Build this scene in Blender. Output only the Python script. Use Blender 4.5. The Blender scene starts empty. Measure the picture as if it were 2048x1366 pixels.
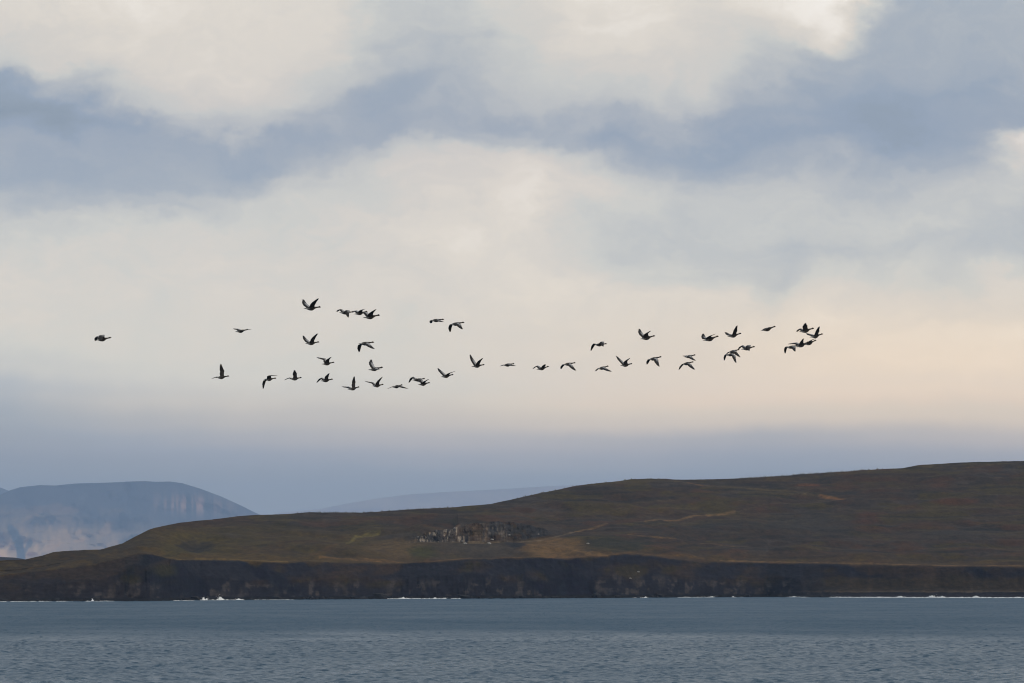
import bpy, math, random
import numpy as np
from mathutils import Vector

# ------------------------------------------------------------------ camera
sc = bpy.context.scene
COL = sc.collection
FPX = 200.0 / 36.0 * 2048.0          # focal length in photograph pixels
YH = 1145.0                          # true horizon row of the photograph
CAM_H = 15.0
PITCH = math.atan((YH - 683.0) / FPX)
cam_d = bpy.data.cameras.new('camera')
cam_d.lens = 200.0
cam_d.sensor_width = 36.0
cam_d.clip_start = 1.0
cam_d.clip_end = 150000.0
cam = bpy.data.objects.new('camera', cam_d)
COL.objects.link(cam)
cam.location = (0, 0, CAM_H)
cam.rotation_euler = (math.pi / 2 + PITCH, 0, 0)
sc.camera = cam

# ------------------------------------------------------------------ sky
SUN_EL = math.radians(20.0)
SUN_AZ = math.radians(118.0)         # clockwise from the view direction
HAZE_DENSITY = 1.9e-5
HAZE_COLOR = (0.49, 0.685, 1.0)
SUN_STRENGTH = 1.4

def lin(c):
    return tuple(((v / 255.0) / 12.92 if v <= 10 else ((v / 255.0 + 0.055) / 1.055) ** 2.4) for v in c)

world = bpy.data.worlds.new('World')
sc.world = world
world.use_nodes = True
world.cycles.sampling_method = 'MANUAL'
world.cycles.sample_map_resolution = 512
nt = world.node_tree
nt.nodes.clear()

def N(tree, kind, **kw):
    n = tree.nodes.new(kind)
    for k, v in kw.items():
        setattr(n, k, v)
    return n

def plug(tree, sock, v):
    if isinstance(v, (int, float)):
        sock.default_value = v
    else:
        tree.links.new(v, sock)

def M(tree, op, a, b=0.0, c=0.0, clamp=False):
    n = N(tree, 'ShaderNodeMath', operation=op, use_clamp=clamp)
    plug(tree, n.inputs[0], a); plug(tree, n.inputs[1], b); plug(tree, n.inputs[2], c)
    return n.outputs[0]

def ramp(tree, fac, stops, interp='LINEAR'):
    n = N(tree, 'ShaderNodeValToRGB')
    r = n.color_ramp
    r.interpolation = interp
    while len(r.elements) < len(stops):
        r.elements.new(0.5)
    for e, (p, col) in zip(r.elements, stops):
        e.position = p
        if isinstance(col, (int, float)):
            col = (col, col, col)
        e.color = (col[0], col[1], col[2], 1)
    tree.links.new(fac, n.inputs[0])
    return n.outputs[0]

def smooth(tree, x, a, b):
    n = N(tree, 'ShaderNodeMapRange', interpolation_type='SMOOTHSTEP')
    plug(tree, n.inputs['Value'], x)
    n.inputs['From Min'].default_value = a; n.inputs['From Max'].default_value = b
    return n.outputs[0]

def mixc(tree, f, a, b, mode='MIX'):
    n = N(tree, 'ShaderNodeMix', data_type='RGBA', blend_type=mode)
    plug(tree, n.inputs[0], f)
    for s, v in ((n.inputs[6], a), (n.inputs[7], b)):
        if isinstance(v, tuple):
            s.default_value = (*v, 1)
        else:
            tree.links.new(v, s)
    return n.outputs[2]

def noise(tree, vec, scale, detail=3, rough=0.5, dist=0.0):
    n = N(tree, 'ShaderNodeTexNoise')
    tree.links.new(vec, n.inputs['Vector'])
    n.inputs['Scale'].default_value = scale
    n.inputs['Detail'].default_value = detail
    n.inputs['Roughness'].default_value = rough
    n.inputs['Distortion'].default_value = dist
    return n.outputs[0]

# cloud brightness over azimuth (17 steps across the frame) for falling elevations;
# clouds are a field over the sky's azimuth and elevation, warped by noise
CLOUD = [
 (0,   [211,216,219,218,217,213,193,195,204,219,220,211,224,236,178,177,180]),
 (50,  [207,213,217,217,216,213,192,191,203,217,221,212,207,214,178,176,178]),
 (100, [200,208,216,215,215,208,188,188,200,213,217,212,190,178,176,174,176]),
 (150, [158,184,206,212,213,195,184,184,193,205,209,206,185,172,168,172,176]),
 (200, [149,154,190,205,206,190,172,178,185,193,196,193,180,168,162,168,174]),
 (240, [166,152,164,188,192,178,172,176,178,180,178,175,168,165,160,166,172]),
 (280, [174,174,168,172,172,172,174,180,192,178,170,168,163,163,160,166,222]),
 (320, [172,172,172,172,172,178,190,205,216,205,180,172,174,178,172,176,212]),
 (360, [172,168,172,176,184,192,198,212,218,212,192,186,190,186,182,188,196]),
 (400, [182,180,184,190,196,200,202,212,218,212,200,194,194,193,192,194,194]),
 (450, [198,198,202,203,204,205,206,209,215,204,196,193,194,192,194,196,190]),
 (500, [206,204,206,207,207,204,210,221,213,205,193,189,187,188,191,187,187]),
 (560, [207,206,207,206,206,207,209,211,212,218,199,191,188,208,204,197,211]),
 (620, [206,206,206,206,206,207,208,209,210,211,211,211,206,216,212,210,210]),
 (680, [203,203,204,204,205,205,206,207,208,209,210,211,213,215,217,218,218]),
 (740, [192,195,198,200,201,202,203,205,206,207,208,210,212,215,217,218,217]),
 (790, [175,182,188,191,193,195,197,199,202,204,205,208,210,212,213,213,212]),
 (840, [163,169,175,179,183,185,188,190,193,195,196,197,198,199,200,200,200]),
 (880, [155,160,166,171,176,178,180,180,180,179,178,176,174,178,182,184,186]),
 (920, [148,151,155,160,165,167,170,171,172,171,170,167,165,167,170,172,173]),
 (960, [147,149,152,155,158,160,162,163,163,162,162,161,160,161,162,163,163]),
 (1010,[147,148,150,152,153,154,155,156,157,157,157,157,157,157,157,157,157]),
]
tc = N(nt, 'ShaderNodeTexCoord')
sep = N(nt, 'ShaderNodeSeparateXYZ')
nt.links.new(tc.outputs['Generated'], sep.inputs[0])
azi = M(nt, 'ARCTAN2', sep.outputs[0], sep.outputs[1])
ele = M(nt, 'ARCSINE', sep.outputs[2])
u0 = M(nt, 'ADD', M(nt, 'MULTIPLY', azi, FPX / 2048.0), 0.5)
v0 = M(nt, 'SUBTRACT', YH / 1366.0, M(nt, 'MULTIPLY', ele, FPX / 1366.0))
cmb = N(nt, 'ShaderNodeCombineXYZ')
nt.links.new(u0, cmb.inputs[0]); nt.links.new(M(nt, 'MULTIPLY', v0, 0.95), cmb.inputs[1])
cv = cmb.outputs[0]
cmb2 = N(nt, 'ShaderNodeCombineXYZ')
nt.links.new(u0, cmb2.inputs[0]); nt.links.new(v0, cmb2.inputs[1]); cmb2.inputs[2].default_value = 7.3
cv2 = cmb2.outputs[0]
fade = smooth(nt, v0, 0.66, 0.35)                 # puffy edges aloft, smooth veil near the horizon
amp = M(nt, 'ADD', M(nt, 'MULTIPLY', fade, 0.17), 0.035)
wu = M(nt, 'MULTIPLY', M(nt, 'SUBTRACT', noise(nt, cv, 6.0, 6, 0.58), 0.5), amp)
wv = M(nt, 'MULTIPLY', M(nt, 'SUBTRACT', noise(nt, cv2, 6.0, 6, 0.58), 0.5), amp)
u = M(nt, 'ADD', u0, wu)
v = M(nt, 'ADD', v0, wv)
uc = M(nt, 'ADD', u, 0.0, clamp=True)
acc = None
prev = None
for (row, vals) in CLOUD:
    stops = [(i / 16.0, x / 255.0) for i, x in enumerate(vals)]
    r = ramp(nt, uc, stops, 'EASE')
    if acc is None:
        acc = r
    else:
        f = smooth(nt, v, prev / 1366.0, row / 1366.0)
        acc = mixc(nt, f, acc, r)
    prev = row
# beyond the frame the same cloud field goes on as noise of the same range
def far_noise():
    s = N(nt, 'ShaderNodeVectorMath', operation='MULTIPLY')
    nt.links.new(tc.outputs['Generated'], s.inputs[0]); s.inputs[1].default_value = (1, 1, 2.2)
    return noise(nt, s.outputs[0], 9.0, 6, 0.55, 0.4)
fn = ramp(nt, far_noise(), [(0.3, 150 / 255), (0.45, 173 / 255), (0.55, 191 / 255), (0.7, 213 / 255)], 'EASE')
side = M(nt, 'MULTIPLY', smooth(nt, u0, -0.35, -0.02), smooth(nt, u0, 1.35, 1.02))
top = smooth(nt, v0, -0.4, -0.02)
inside = M(nt, 'MULTIPLY', side, top)
low = smooth(nt, v0, 0.45, 0.75)                  # the veil over the horizon runs all the way round
veil = ramp(nt, v0, [(0.45, 206 / 255), (0.55, 202 / 255), (0.62, 185 / 255), (0.68, 165 / 255), (0.74, 155 / 255)], 'EASE')
outer = mixc(nt, low, fn, veil)
lum = mixc(nt, inside, outer, acc)
wcm = N(nt, 'ShaderNodeCombineXYZ')
nt.links.new(M(nt, 'ADD', u0, M(nt, 'MULTIPLY', wu, 1.6)), wcm.inputs[0]); nt.links.new(M(nt, 'MULTIPLY', M(nt, 'ADD', v0, M(nt, 'MULTIPLY', wv, 1.6)), 1.5), wcm.inputs[1])
billow = noise(nt, wcm.outputs[0], 11.0, 7, 0.62)
grain = M(nt, 'MULTIPLY', M(nt, 'SUBTRACT', billow, 0.5), M(nt, 'ADD', M(nt, 'MULTIPLY', fade, 0.10), 0.016))
lumf = M(nt, 'ADD', lum, grain)
tone = ramp(nt, lumf, [
    (0.56, lin((130, 144, 163))), (0.60, lin((140, 153, 170))), (0.645, lin((147, 161, 181))),
    (0.69, lin((163, 172, 184))), (0.745, lin((186, 190, 193))), (0.785, lin((200, 202, 200))),
    (0.815, lin((209, 206, 201))), (0.85, lin((219, 214, 206))), (0.90, lin((234, 230, 224))), (0.95, lin((243, 241, 238)))])
# warm glow low on the right
du = M(nt, 'DIVIDE', M(nt, 'SUBTRACT', u0, 0.93), 0.38)
dv = M(nt, 'DIVIDE', M(nt, 'SUBTRACT', v0, 0.535), 0.10)
wg = M(nt, 'EXPONENT', M(nt, 'MULTIPLY', M(nt, 'ADD', M(nt, 'MULTIPLY', du, du), M(nt, 'MULTIPLY', dv, dv)), -1.0))
tone = mixc(nt, wg, tone, mixc(nt, 1.0, tone, (1.10, 1.0, 0.875), 'MULTIPLY'))
tone = mixc(nt, smooth(nt, v0, 0.55, 0.62), tone, mixc(nt, 1.0, tone, (1.09, 1.01, 0.88), 'MULTIPLY'))      # the veil low down is greyer
tone = mixc(nt, smooth(nt, v0, 0.655, 0.71), tone, mixc(nt, 1.0, tone, (0.94, 0.97, 0.88), 'MULTIPLY'))
# the sky's own light rises towards the horizon; the haze in front of it takes that back
GAIN = [(0.0, (1.27, 1.218, 1.137)), (0.037, (1.256, 1.2, 1.119)), (0.073, (1.25, 1.194, 1.114)), (0.11, (1.25, 1.19, 1.114)), (0.146, (1.238, 1.177, 1.109)), (0.176, (1.222, 1.162, 1.106)), (0.205, (1.241, 1.178, 1.116)), (0.234, (1.308, 1.23, 1.142)), (0.264, (1.375, 1.284, 1.17)), (0.293, (1.417, 1.323, 1.192)), (0.329, (1.454, 1.358, 1.213)), (0.366, (1.508, 1.401, 1.235)), (0.41, (1.588, 1.463, 1.264)), (0.454, (1.689, 1.54, 1.296)), (0.498, (1.82, 1.636, 1.335)), (0.542, (1.982, 1.744, 1.379)), (0.578, (2.146, 1.841, 1.421)), (0.615, (2.244, 1.877, 1.442)), (0.644, (2.246, 1.832, 1.426)), (0.673, (2.266, 1.797, 1.413)), (0.703, (2.386, 1.833, 1.44))]
gain = ramp(nt, v0, [(p, tuple(c * 0.2 for c in g)) for p, g in GAIN])
scale10 = mixc(nt, 1.0, tone, mixc(nt, 1.0, gain, (50.0, 50.0, 50.0), 'MULTIPLY'), 'MULTIPLY')
sky = N(nt, 'ShaderNodeTexSky')
sky.sky_type = 'NISHITA'
sky.sun_disc = False
sky.sun_elevation = SUN_EL
sky.sun_rotation = SUN_AZ
sky.altitude = 10
sky.dust_density = 2.0
cover = M(nt, 'ADD', M(nt, 'MULTIPLY', smooth(nt, lumf, 0.60, 0.72), 0.10), 0.90)   # thin places let clear sky through
final = mixc(nt, cover, sky.outputs[0], scale10)
bg = N(nt, 'ShaderNodeBackground')
bg.inputs['Strength'].default_value = 0.1
nt.links.new(final, bg.inputs['Color'])
wo = N(nt, 'ShaderNodeOutputWorld')
nt.links.new(bg.outputs[0], wo.inputs['Surface'])

# ------------------------------------------------------------------ sun (veiled by cloud)
sun_d = bpy.data.lights.new('sun', 'SUN')
sun_d.energy = SUN_STRENGTH
sun_d.angle = math.radians(10.0)
sun_d.color = (1.0, 0.88, 0.74)
sun = bpy.data.objects.new('sun', sun_d)
COL.objects.link(sun)
sd = Vector((math.sin(SUN_AZ) * math.cos(SUN_EL), math.cos(SUN_AZ) * math.cos(SUN_EL), math.sin(SUN_EL)))
sun.rotation_euler = (-sd).to_track_quat('-Z', 'Y').to_euler()
sun.location = sd * 500

sc.view_settings.view_transform = 'Standard'
sc.view_settings.look = 'None'
sc.view_settings.exposure = 0.0
sc.view_settings.gamma = 1.0
sc.view_settings.use_curve_mapping = False
sc.render.engine = 'CYCLES'
sc.cycles.use_denoising = True
sc.cycles.filter_width = 1.1
sc.cycles.max_bounces = 5
sc.cycles.volume_bounces = 1

# ------------------------------------------------------------------ helpers
def ray(px, py, Y):
    """world point seen at photograph pixel (px, py), Y metres ahead (arrays welcome)"""
    px, py, Y = np.broadcast_arrays(np.asarray(px, float), np.asarray(py, float), np.asarray(Y, float))
    dx = (px - 1024.0) / FPX
    dy = (683.0 - py) / FPX
    c, s = math.cos(PITCH), math.sin(PITCH)
    fy = c - s * dy
    fz = s + c * dy
    k = Y / fy
    return np.stack([dx * k, Y, CAM_H + fz * k], -1)

def to_px(P):
    c, s = math.cos(PITCH), math.sin(PITCH)
    x, y, z = P[..., 0], P[..., 1], P[..., 2] - CAM_H
    d = c * y + s * z
    up = -s * y + c * z
    return 1024.0 + FPX * x / d, 683.0 - FPX * up / d

def hash2(ix, iy, seed):
    h = (ix.astype(np.int64) * 374761393 + iy.astype(np.int64) * 668265263 + seed * 974634541) & 0xFFFFFFFF
    h = ((h ^ (h >> 13)) * 1274126177) & 0xFFFFFFFF
    h = (h ^ (h >> 16)) & 0xFFFFFFFF
    return h.astype(np.float64) / 2147483648.0 - 1.0

def vnoise(x, y, seed=0):
    x, y = np.broadcast_arrays(np.asarray(x, float), np.asarray(y, float))
    ix, iy = np.floor(x), np.floor(y)
    fx, fy = x - ix, y - iy
    fx = fx * fx * fx * (fx * (fx * 6 - 15) + 10); fy = fy * fy * fy * (fy * (fy * 6 - 15) + 10)
    a = hash2(ix, iy, seed); b = hash2(ix + 1, iy, seed)
    c = hash2(ix, iy + 1, seed); d = hash2(ix + 1, iy + 1, seed)
    return (a * (1 - fx) + b * fx) * (1 - fy) + (c * (1 - fx) + d * fx) * fy

def fbm(x, y, seed=0, oct=4, gain=0.5, lac=2.03):
    s, a, n = 0.0, 1.0, 0.0
    for o in range(oct):
        s = s + a * vnoise(x * lac ** o + 17.1 * o, y * lac ** o - 9.7 * o, seed + o * 13)
        n += a
        a *= gain
    return s / n

def sstep(x, a, b):
    t = np.clip((np.asarray(x, float) - a) / (b - a), 0, 1)
    return t * t * (3 - 2 * t)

def interp(x, pts):
    p = np.array(pts, float)
    return np.interp(x, p[:, 0], p[:, 1])

def poly_dist(U, V, pts):
    """distance in image pixels to a polyline"""
    best = np.full(U.shape, 1e9)
    for (x0, y0), (x1, y1) in zip(pts[:-1], pts[1:]):
        dx, dy = x1 - x0, y1 - y0
        t = np.clip(((U - x0) * dx + (V - y0) * dy) / (dx * dx + dy * dy + 1e-9), 0, 1)
        best = np.minimum(best, np.hypot(U - x0 - t * dx, V - y0 - t * dy))
    return best

def np_mesh(name, verts, faces, mat=None, colors=None, smooth_shade=True):
    """verts (n,3), faces (m,3 or 4) -> mesh data"""
    me = bpy.data.meshes.new(name)
    verts = np.asarray(verts, np.float32).reshape(-1, 3)
    faces = np.asarray(faces, np.int32)
    k = faces.shape[1]
    me.vertices.add(len(verts)); me.vertices.foreach_set('co', verts.ravel())
    me.loops.add(faces.size); me.loops.foreach_set('vertex_index', faces.ravel())
    me.polygons.add(len(faces))
    me.polygons.foreach_set('loop_start', np.arange(0, faces.size, k, dtype=np.int32))
    try:
        me.polygons.foreach_set('loop_total', np.full(len(faces), k, np.int32))
    except Exception:
        pass
    me.polygons.foreach_set('use_smooth', np.full(len(faces), smooth_shade, bool))
    if colors is not None:
        at = me.color_attributes.new('Col', 'FLOAT_COLOR', 'POINT')
        c4 = np.ones((len(verts), 4), np.float32)
        c4[:, :3] = np.asarray(colors, np.float32).reshape(-1, 3)
        at.data.foreach_set('color', c4.ravel())
    me.update(calc_edges=True)
    me.validate()
    if mat:
        me.materials.append(mat)
    return me

def grid_faces(nr, nc):
    i = np.arange(nr * nc).reshape(nr, nc)
    return np.stack([i[:-1, :-1], i[:-1, 1:], i[1:, 1:], i[1:, :-1]], -1).reshape(-1, 4)

def link(name, me, parent=None, **props):
    o = bpy.data.objects.new(name, me)
    COL.objects.link(o)
    if parent:
        o.parent = parent
    for k, v in props.items():
        o[k] = v
    return o

def base_mat(name, rough=0.9, spec=0.2):
    m = bpy.data.materials.new(name)
    m.use_nodes = True
    b = m.node_tree.nodes['Principled BSDF']
    b.inputs['Roughness'].default_value = rough
    b.inputs['Specular IOR Level'].default_value = spec
    return m, m.node_tree, b

def land_mat(name, speck_scale, speck_amt, bump_scale, bump_dist, stretch=(1, 1, 1), rough=0.95):
    """vegetation and rock: ground colour, some light and shade painted in, broken up by fine procedural speckle and relief"""
    m, t, b = base_mat(name, rough, 0.1)
    at = N(t, 'ShaderNodeAttribute'); at.attribute_name = 'Col'
    tcn = N(t, 'ShaderNodeTexCoord')
    mp = N(t, 'ShaderNodeMapping'); mp.inputs['Scale'].default_value = stretch
    t.links.new(tcn.outputs['Object'], mp.inputs[0])
    n1 = noise(t, mp.outputs[0], speck_scale, 5, 0.65)
    k = M(t, 'ADD', M(t, 'MULTIPLY', M(t, 'SUBTRACT', n1, 0.5), speck_amt), 1.0)
    vm = N(t, 'ShaderNodeVectorMath', operation='SCALE')
    t.links.new(at.outputs['Color'], vm.inputs[0]); t.links.new(k, vm.inputs['Scale'])
    t.links.new(vm.outputs[0], b.inputs['Base Color'])
    n2 = noise(t, mp.outputs[0], bump_scale, 5, 0.6)
    bp = N(t, 'ShaderNodeBump'); bp.inputs['Distance'].default_value = bump_dist; bp.inputs['Strength'].default_value = 1.0
    t.links.new(n2, bp.inputs['Height'])
    t.links.new(bp.outputs[0], b.inputs['Normal'])
    return m

# ------------------------------------------------------------------ sea
def sea_material():
    m, t, b = base_mat('sea_water', 0.48, 0.5)
    b.inputs['IOR'].default_value = 1.33
    b.inputs['Base Color'].default_value = (0.004, 0.054, 0.108, 1)
    # facets too small to build: the slope of each ripple, in wind-roughened and calmer zones
    tcn = N(t, 'ShaderNodeTexCoord')
    sp = N(t, 'ShaderNodeSeparateXYZ'); t.links.new(tcn.outputs['Object'], sp.inputs[0])
    mz = N(t, 'ShaderNodeMapping'); mz.inputs['Scale'].default_value = (0.010, 0.004, 1.0)
    t.links.new(tcn.outputs['Object'], mz.inputs[0])
    zn = noise(t, mz.outputs[0], 1.0, 4, 0.6)
    yy = M(t, 'ADD', sp.outputs[1], M(t, 'MULTIPLY', M(t, 'SUBTRACT', zn, 0.5), 700.0))
    gust = smooth(t, yy, 1180.0, 1620.0)
    slick = noise(t, mz.outputs[0], 2.3, 5, 0.6)
    k = M(t, 'ADD', M(t, 'MULTIPLY', gust, 0.4), M(t, 'ADD', 0.75, M(t, 'MULTIPLY', M(t, 'SUBTRACT', slick, 0.5), 1.4)))
    acc_ = None
    for sc_, wt in (((3.0, 0.30, 1), 0.60), ((6.0, 1.1, 1), 0.40), ((0.45, 0.035, 1), 0.38)):
        mp = N(t, 'ShaderNodeMapping'); mp.inputs['Scale'].default_value = sc_
        t.links.new(tcn.outputs['Object'], mp.inputs[0])
        nn = N(t, 'ShaderNodeTexNoise'); nn.inputs['Scale'].default_value = 1.0; nn.inputs['Detail'].default_value = 3.0
        t.links.new(mp.outputs[0], nn.inputs['Vector'])
        sb = N(t, 'ShaderNodeVectorMath', operation='SUBTRACT'); t.links.new(nn.outputs['Color'], sb.inputs[0]); sb.inputs[1].default_value = (0.5, 0.5, 0.5)
        sv = N(t, 'ShaderNodeVectorMath', operation='MULTIPLY'); t.links.new(sb.outputs[0], sv.inputs[0]); sv.inputs[1].default_value = (wt, wt, 0)
        if acc_ is None:
            acc_ = sv.outputs[0]
        else:
            ad = N(t, 'ShaderNodeVectorMath', operation='ADD'); t.links.new(acc_, ad.inputs[0]); t.links.new(sv.outputs[0], ad.inputs[1]); acc_ = ad.outputs[0]
    sk = N(t, 'ShaderNodeVectorMath', operation='SCALE'); t.links.new(acc_, sk.inputs[0]); t.links.new(k, sk.inputs['Scale'])
    ge = N(t, 'ShaderNodeNewGeometry')
    ad = N(t, 'ShaderNodeVectorMath', operation='ADD'); t.links.new(ge.outputs['Normal'], ad.inputs[0]); t.links.new(sk.outputs[0], ad.inputs[1])
    no = N(t, 'ShaderNodeVectorMath', operation='NORMALIZE'); t.links.new(ad.outputs[0], no.inputs[0])
    t.links.new(no.outputs[0], b.inputs['Normal'])
    t.links.new(M(t, 'ADD', M(t, 'ADD', 0.31, M(t, 'MULTIPLY', M(t, 'SUBTRACT', slick, 0.5), 0.25)), M(t, 'MULTIPLY', gust, 0.24)), b.inputs['Roughness'])
    return m

rng = np.random.default_rng(11)
def waves(X, Y):
    """short-crested wind chop as a sum of small wave trains"""
    z = np.zeros(X.shape)
    lam = np.exp(rng.uniform(math.log(1.25), math.log(3.2), 44))
    for L in lam:
        th = rng.normal(-0.25, 0.55)
        k = 2 * math.pi / L
        a = 0.0088 * L ** 0.75
        ph = k * (math.sin(th) * X + math.cos(th) * Y) + rng.uniform(0, 6.28)
        z += a * np.sin(ph)
    s = z
    return s + 0.9 * s * np.abs(s)          # sharper crests

NCOL = 430
ta = np.linspace(-0.112, 0.112, NCOL)
ta = np.concatenate([[-0.3], ta, [0.3]])
rows = np.concatenate([[-2000, 250, 600], np.arange(690, 1250, 0.6), np.arange(1250, 1850, 1.2), np.arange(1850, 3560, 3.2), [3800, 6000, 20000, 99000]])
YY = np.repeat(rows[:, None], len(ta), 1)
XX = ta[None, :] * np.maximum(YY, 300)
XX[:, 0] = -18000; XX[:, -1] = 18000
ZZ = waves(XX, YY)
ZZ *= (sstep(YY, 620, 700) * (1 - sstep(YY, 3500, 3700)))
patch = sstep(YY + 60 * fbm(XX / 60, YY / 160, 5, 3), 1380, 1450)
ZZ *= (1.0 - 0.2 * patch)
ZZ[:, 0] = 0; ZZ[:, -1] = 0
me = np_mesh('sea', np.stack([XX, YY, ZZ], -1), grid_faces(*XX.shape), sea_material())
link('sea', me, kind='structure')

# ------------------------------------------------------------------ headland
SKY_LINE = [(-400,1138),(-200,1130),(0,1121),(50,1118.7),(80,1112.5),(105,1105.5),(140,1101.7),(200,1099.5),(245,1087),(275,1071),
 (300,1058.7),(325,1052),(362,1045),(425,1038.7),(475,1032.5),(512,1030),(574,1028),(617,1024.5),(724,1025.5),(774,1022),
 (812,1019),(899,1015),(982,1008),(1024,998.7),(1074,987.5),(1156,971),(1199,965.5),(1236,962.5),(1263,958),(1314,958),
 (1374,959.5),(1424,958.7),(1536,953.7),(1621,947.5),(1751,938.7),(1803,936.7),(1836,930.5),(1923,924.5),(2048,922),(2200,912),(2500,905)]
EDGE = [(-400,1165),(0,1150),(100,1140),(180,1131),(240,1116),(275,1106),(305,1108),(330,1114),(352,1119),(430,1120),(512,1122.5),
 (572,1125),(620,1122),(680,1124),(762,1127.5),(862,1124),(940,1119),(1024,1116),(1080,1115),(1131,1119),(1174,1112.5),(1249,1108),
 (1299,1111),(1350,1118),(1399,1122.5),(1536,1126),(1660,1128),(1786,1130),(2048,1134),(2500,1138)]
SHORE = [(-400,1205),(0,1203),(300,1202),(400,1200.3),(600,1199),(800,1197.5),(1000,1197),(1200,1196),(1400,1194.5),(1536,1194),(1700,1195),(2048,1195.7),(2500,1197)]
RIDGE_D = [(-400,90),(0,110),(200,170),(300,330),(400,480),(600,560),(1000,640),(1300,760),(1600,850),(2048,950),(2500,980)]

ucols = [-380.0]
while ucols[-1] < 2460:
    x_ = ucols[-1]
    fine = max(math.exp(-((x_ - 277) / 60.0) ** 4), math.exp(-((x_ - 975) / 185.0) ** 6))
    ucols.append(x_ + 2.3 - 1.5 * fine)
ucols = np.array(ucols)
nu = len(ucols)
Vs = interp(ucols, SHORE)
Ysh = CAM_H * FPX / (Vs - YH)
Ve = interp(ucols, EDGE) + 0.8 * fbm(ucols / 16, ucols * 0, 41, 3)
Vr = interp(ucols, SKY_LINE) + 0.7 * fbm(ucols / 25, ucols * 0, 42, 4)
Dr = interp(ucols, RIDGE_D)
beach = sstep(ucols, 1560, 1720)
Ye = Ysh + 34 + 30 * beach + 5 * fbm(ucols / 40, ucols * 0, 43, 3)
Ye = np.where(ucols < 340, Ysh + np.minimum(34, 0.3 * Dr), Ye)
Yr = Ysh + Dr
# quarry: level floor cut into the slope, then an almost upright face
q = sstep(ucols, 805, 850) * (1 - sstep(ucols, 1085, 1135))
tq = 0.36
Vfl0 = Ve + (Vr - Ve) * tq
Vft = interp(ucols, [(780,1086),(845,1082),(940,1083),(1024,1081),(1060,1076),(1090,1071),(1130,1068)])
Vtop = interp(ucols, [(780,1070),(815,1070),(840,1069),(865,1061),(906,1057),(916,1046),(950,1045),(985,1042),(1030,1043),(1060,1049),(1090,1058),(1140,1068)])
Vback = None
rag = 2.4 * fbm(ucols / 9, ucols * 0, 51, 3)
Vfloor = Vfl0 * (1 - q) + Vft * q
Vwall = (Ve + (Vr - Ve) * (tq + 0.05)) * (1 - q) + Vtop * q
Vback = Vwall + (Vr - Vwall) * 14.0 / np.maximum(Yr - Ye, 60) - 1.2 * q
Vwall = Vwall + rag * q
Yfl = Ye + (Yr - Ye) * 0.34
Ywl = Yfl + (Yr - Ye) * 0.05 * (1 - q) + 3.5 * q
# spoil bank below the quarry floor
ctrl = [
    ray(ucols, Vs + 1.5, Ysh - 6) * [1, 1, 0] + [0, 0, -1.2],
    ray(ucols, Vs, Ysh) * [1, 1, 0] + [0, 0, 0.2],
    None, None,
    ray(ucols, Ve, Ye),
    ray(ucols, Vfloor, Yfl),
    ray(ucols, Vwall, Ywl),
    ray(ucols, Vback, Ywl + 14),
    ray(ucols, Vr, Yr),
]
ze = ctrl[4][:, 2]
c2 = ctrl[1] * (1 - 0.22) + ctrl[4] * 0.22
c2[:, 2] = 1.6 + 0.8 * fbm(ucols / 12, ucols * 0, 61, 3)
c2b = ctrl[1] * 0.55 + ctrl[4] * 0.45; c2b[:, 2] = 1.5
c2 = c2 * (1 - beach[:, None]) + c2b * beach[:, None]
c3 = ctrl[1] * 0.58 + ctrl[4] * 0.42
c3[:, 2] = 1.6 + (ze - 1.6) * (0.52 + 0.12 * fbm(ucols / 60, ucols * 0, 62, 3))
butt = np.exp(-((ucols - 272) / 38.0) ** 2)
c3[:, 2] += butt * (ze - 1.6) * 0.22
c3b = ctrl[1] * 0.30 + ctrl[4] * 0.70; c3b[:, 2] = 1.6 + (ze - 1.6) * 0.22
c3 = c3 * (1 - beach[:, None]) + c3b * beach[:, None]
ctrl[2], ctrl[3] = c2, c3
nseg = [2, 10, 26, 22, 44, 30, 8, 70]
secs, kinds = [], []
for i, n in enumerate(nseg):
    t = np.linspace(0, 1, n, endpoint=False)[:, None, None]
    secs.append(ctrl[i][None] * (1 - t) + ctrl[i + 1][None] * t)
    kinds += [min(i, 6)] * n
back = ctrl[8].copy()
bk = []
for d, dz in ((0, 0), (25, -0.8), (60, -3), (120, -9), (220, -22), (380, -60), (400, -100)):
    P = back.copy(); P[:, 0] *= (P[:, 1] + d) / P[:, 1]; P[:, 1] += d; P[:, 2] += dz
    bk.append(P)
secs.append(np.stack(bk)); kinds += [7] * len(bk)
P = np.concatenate(secs, 0)
kinds = np.array(kinds)
for _ in range(3):                      # soften the creases except at the quarry face
    Q = P.copy()
    Q[1:-1] = 0.25 * P[:-2] + 0.5 * P[1:-1] + 0.25 * P[2:]
    w = np.ones((P.shape[0], nu, 1)); w[kinds == 7] = 0; w[(kinds == 6)] = 0.5
    w[(kinds == 5) | (kinds == 4)] = 1 - 0.9 * q[None, :, None]
    P = P * (1 - w) + Q * w
U0, V0 = to_px(P)
X, Y, Z = P[..., 0], P[..., 1], P[..., 2]
K = np.repeat(kinds[:, None], nu, 1)
cliff = ((K >= 1) & (K <= 3)).astype(float)
for _ in range(4):
    cliff[1:-1] = (cliff[:-2] + 2 * cliff[1:-1] + cliff[2:]) / 4
wall = (K == 5).astype(float) * q[None]
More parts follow.
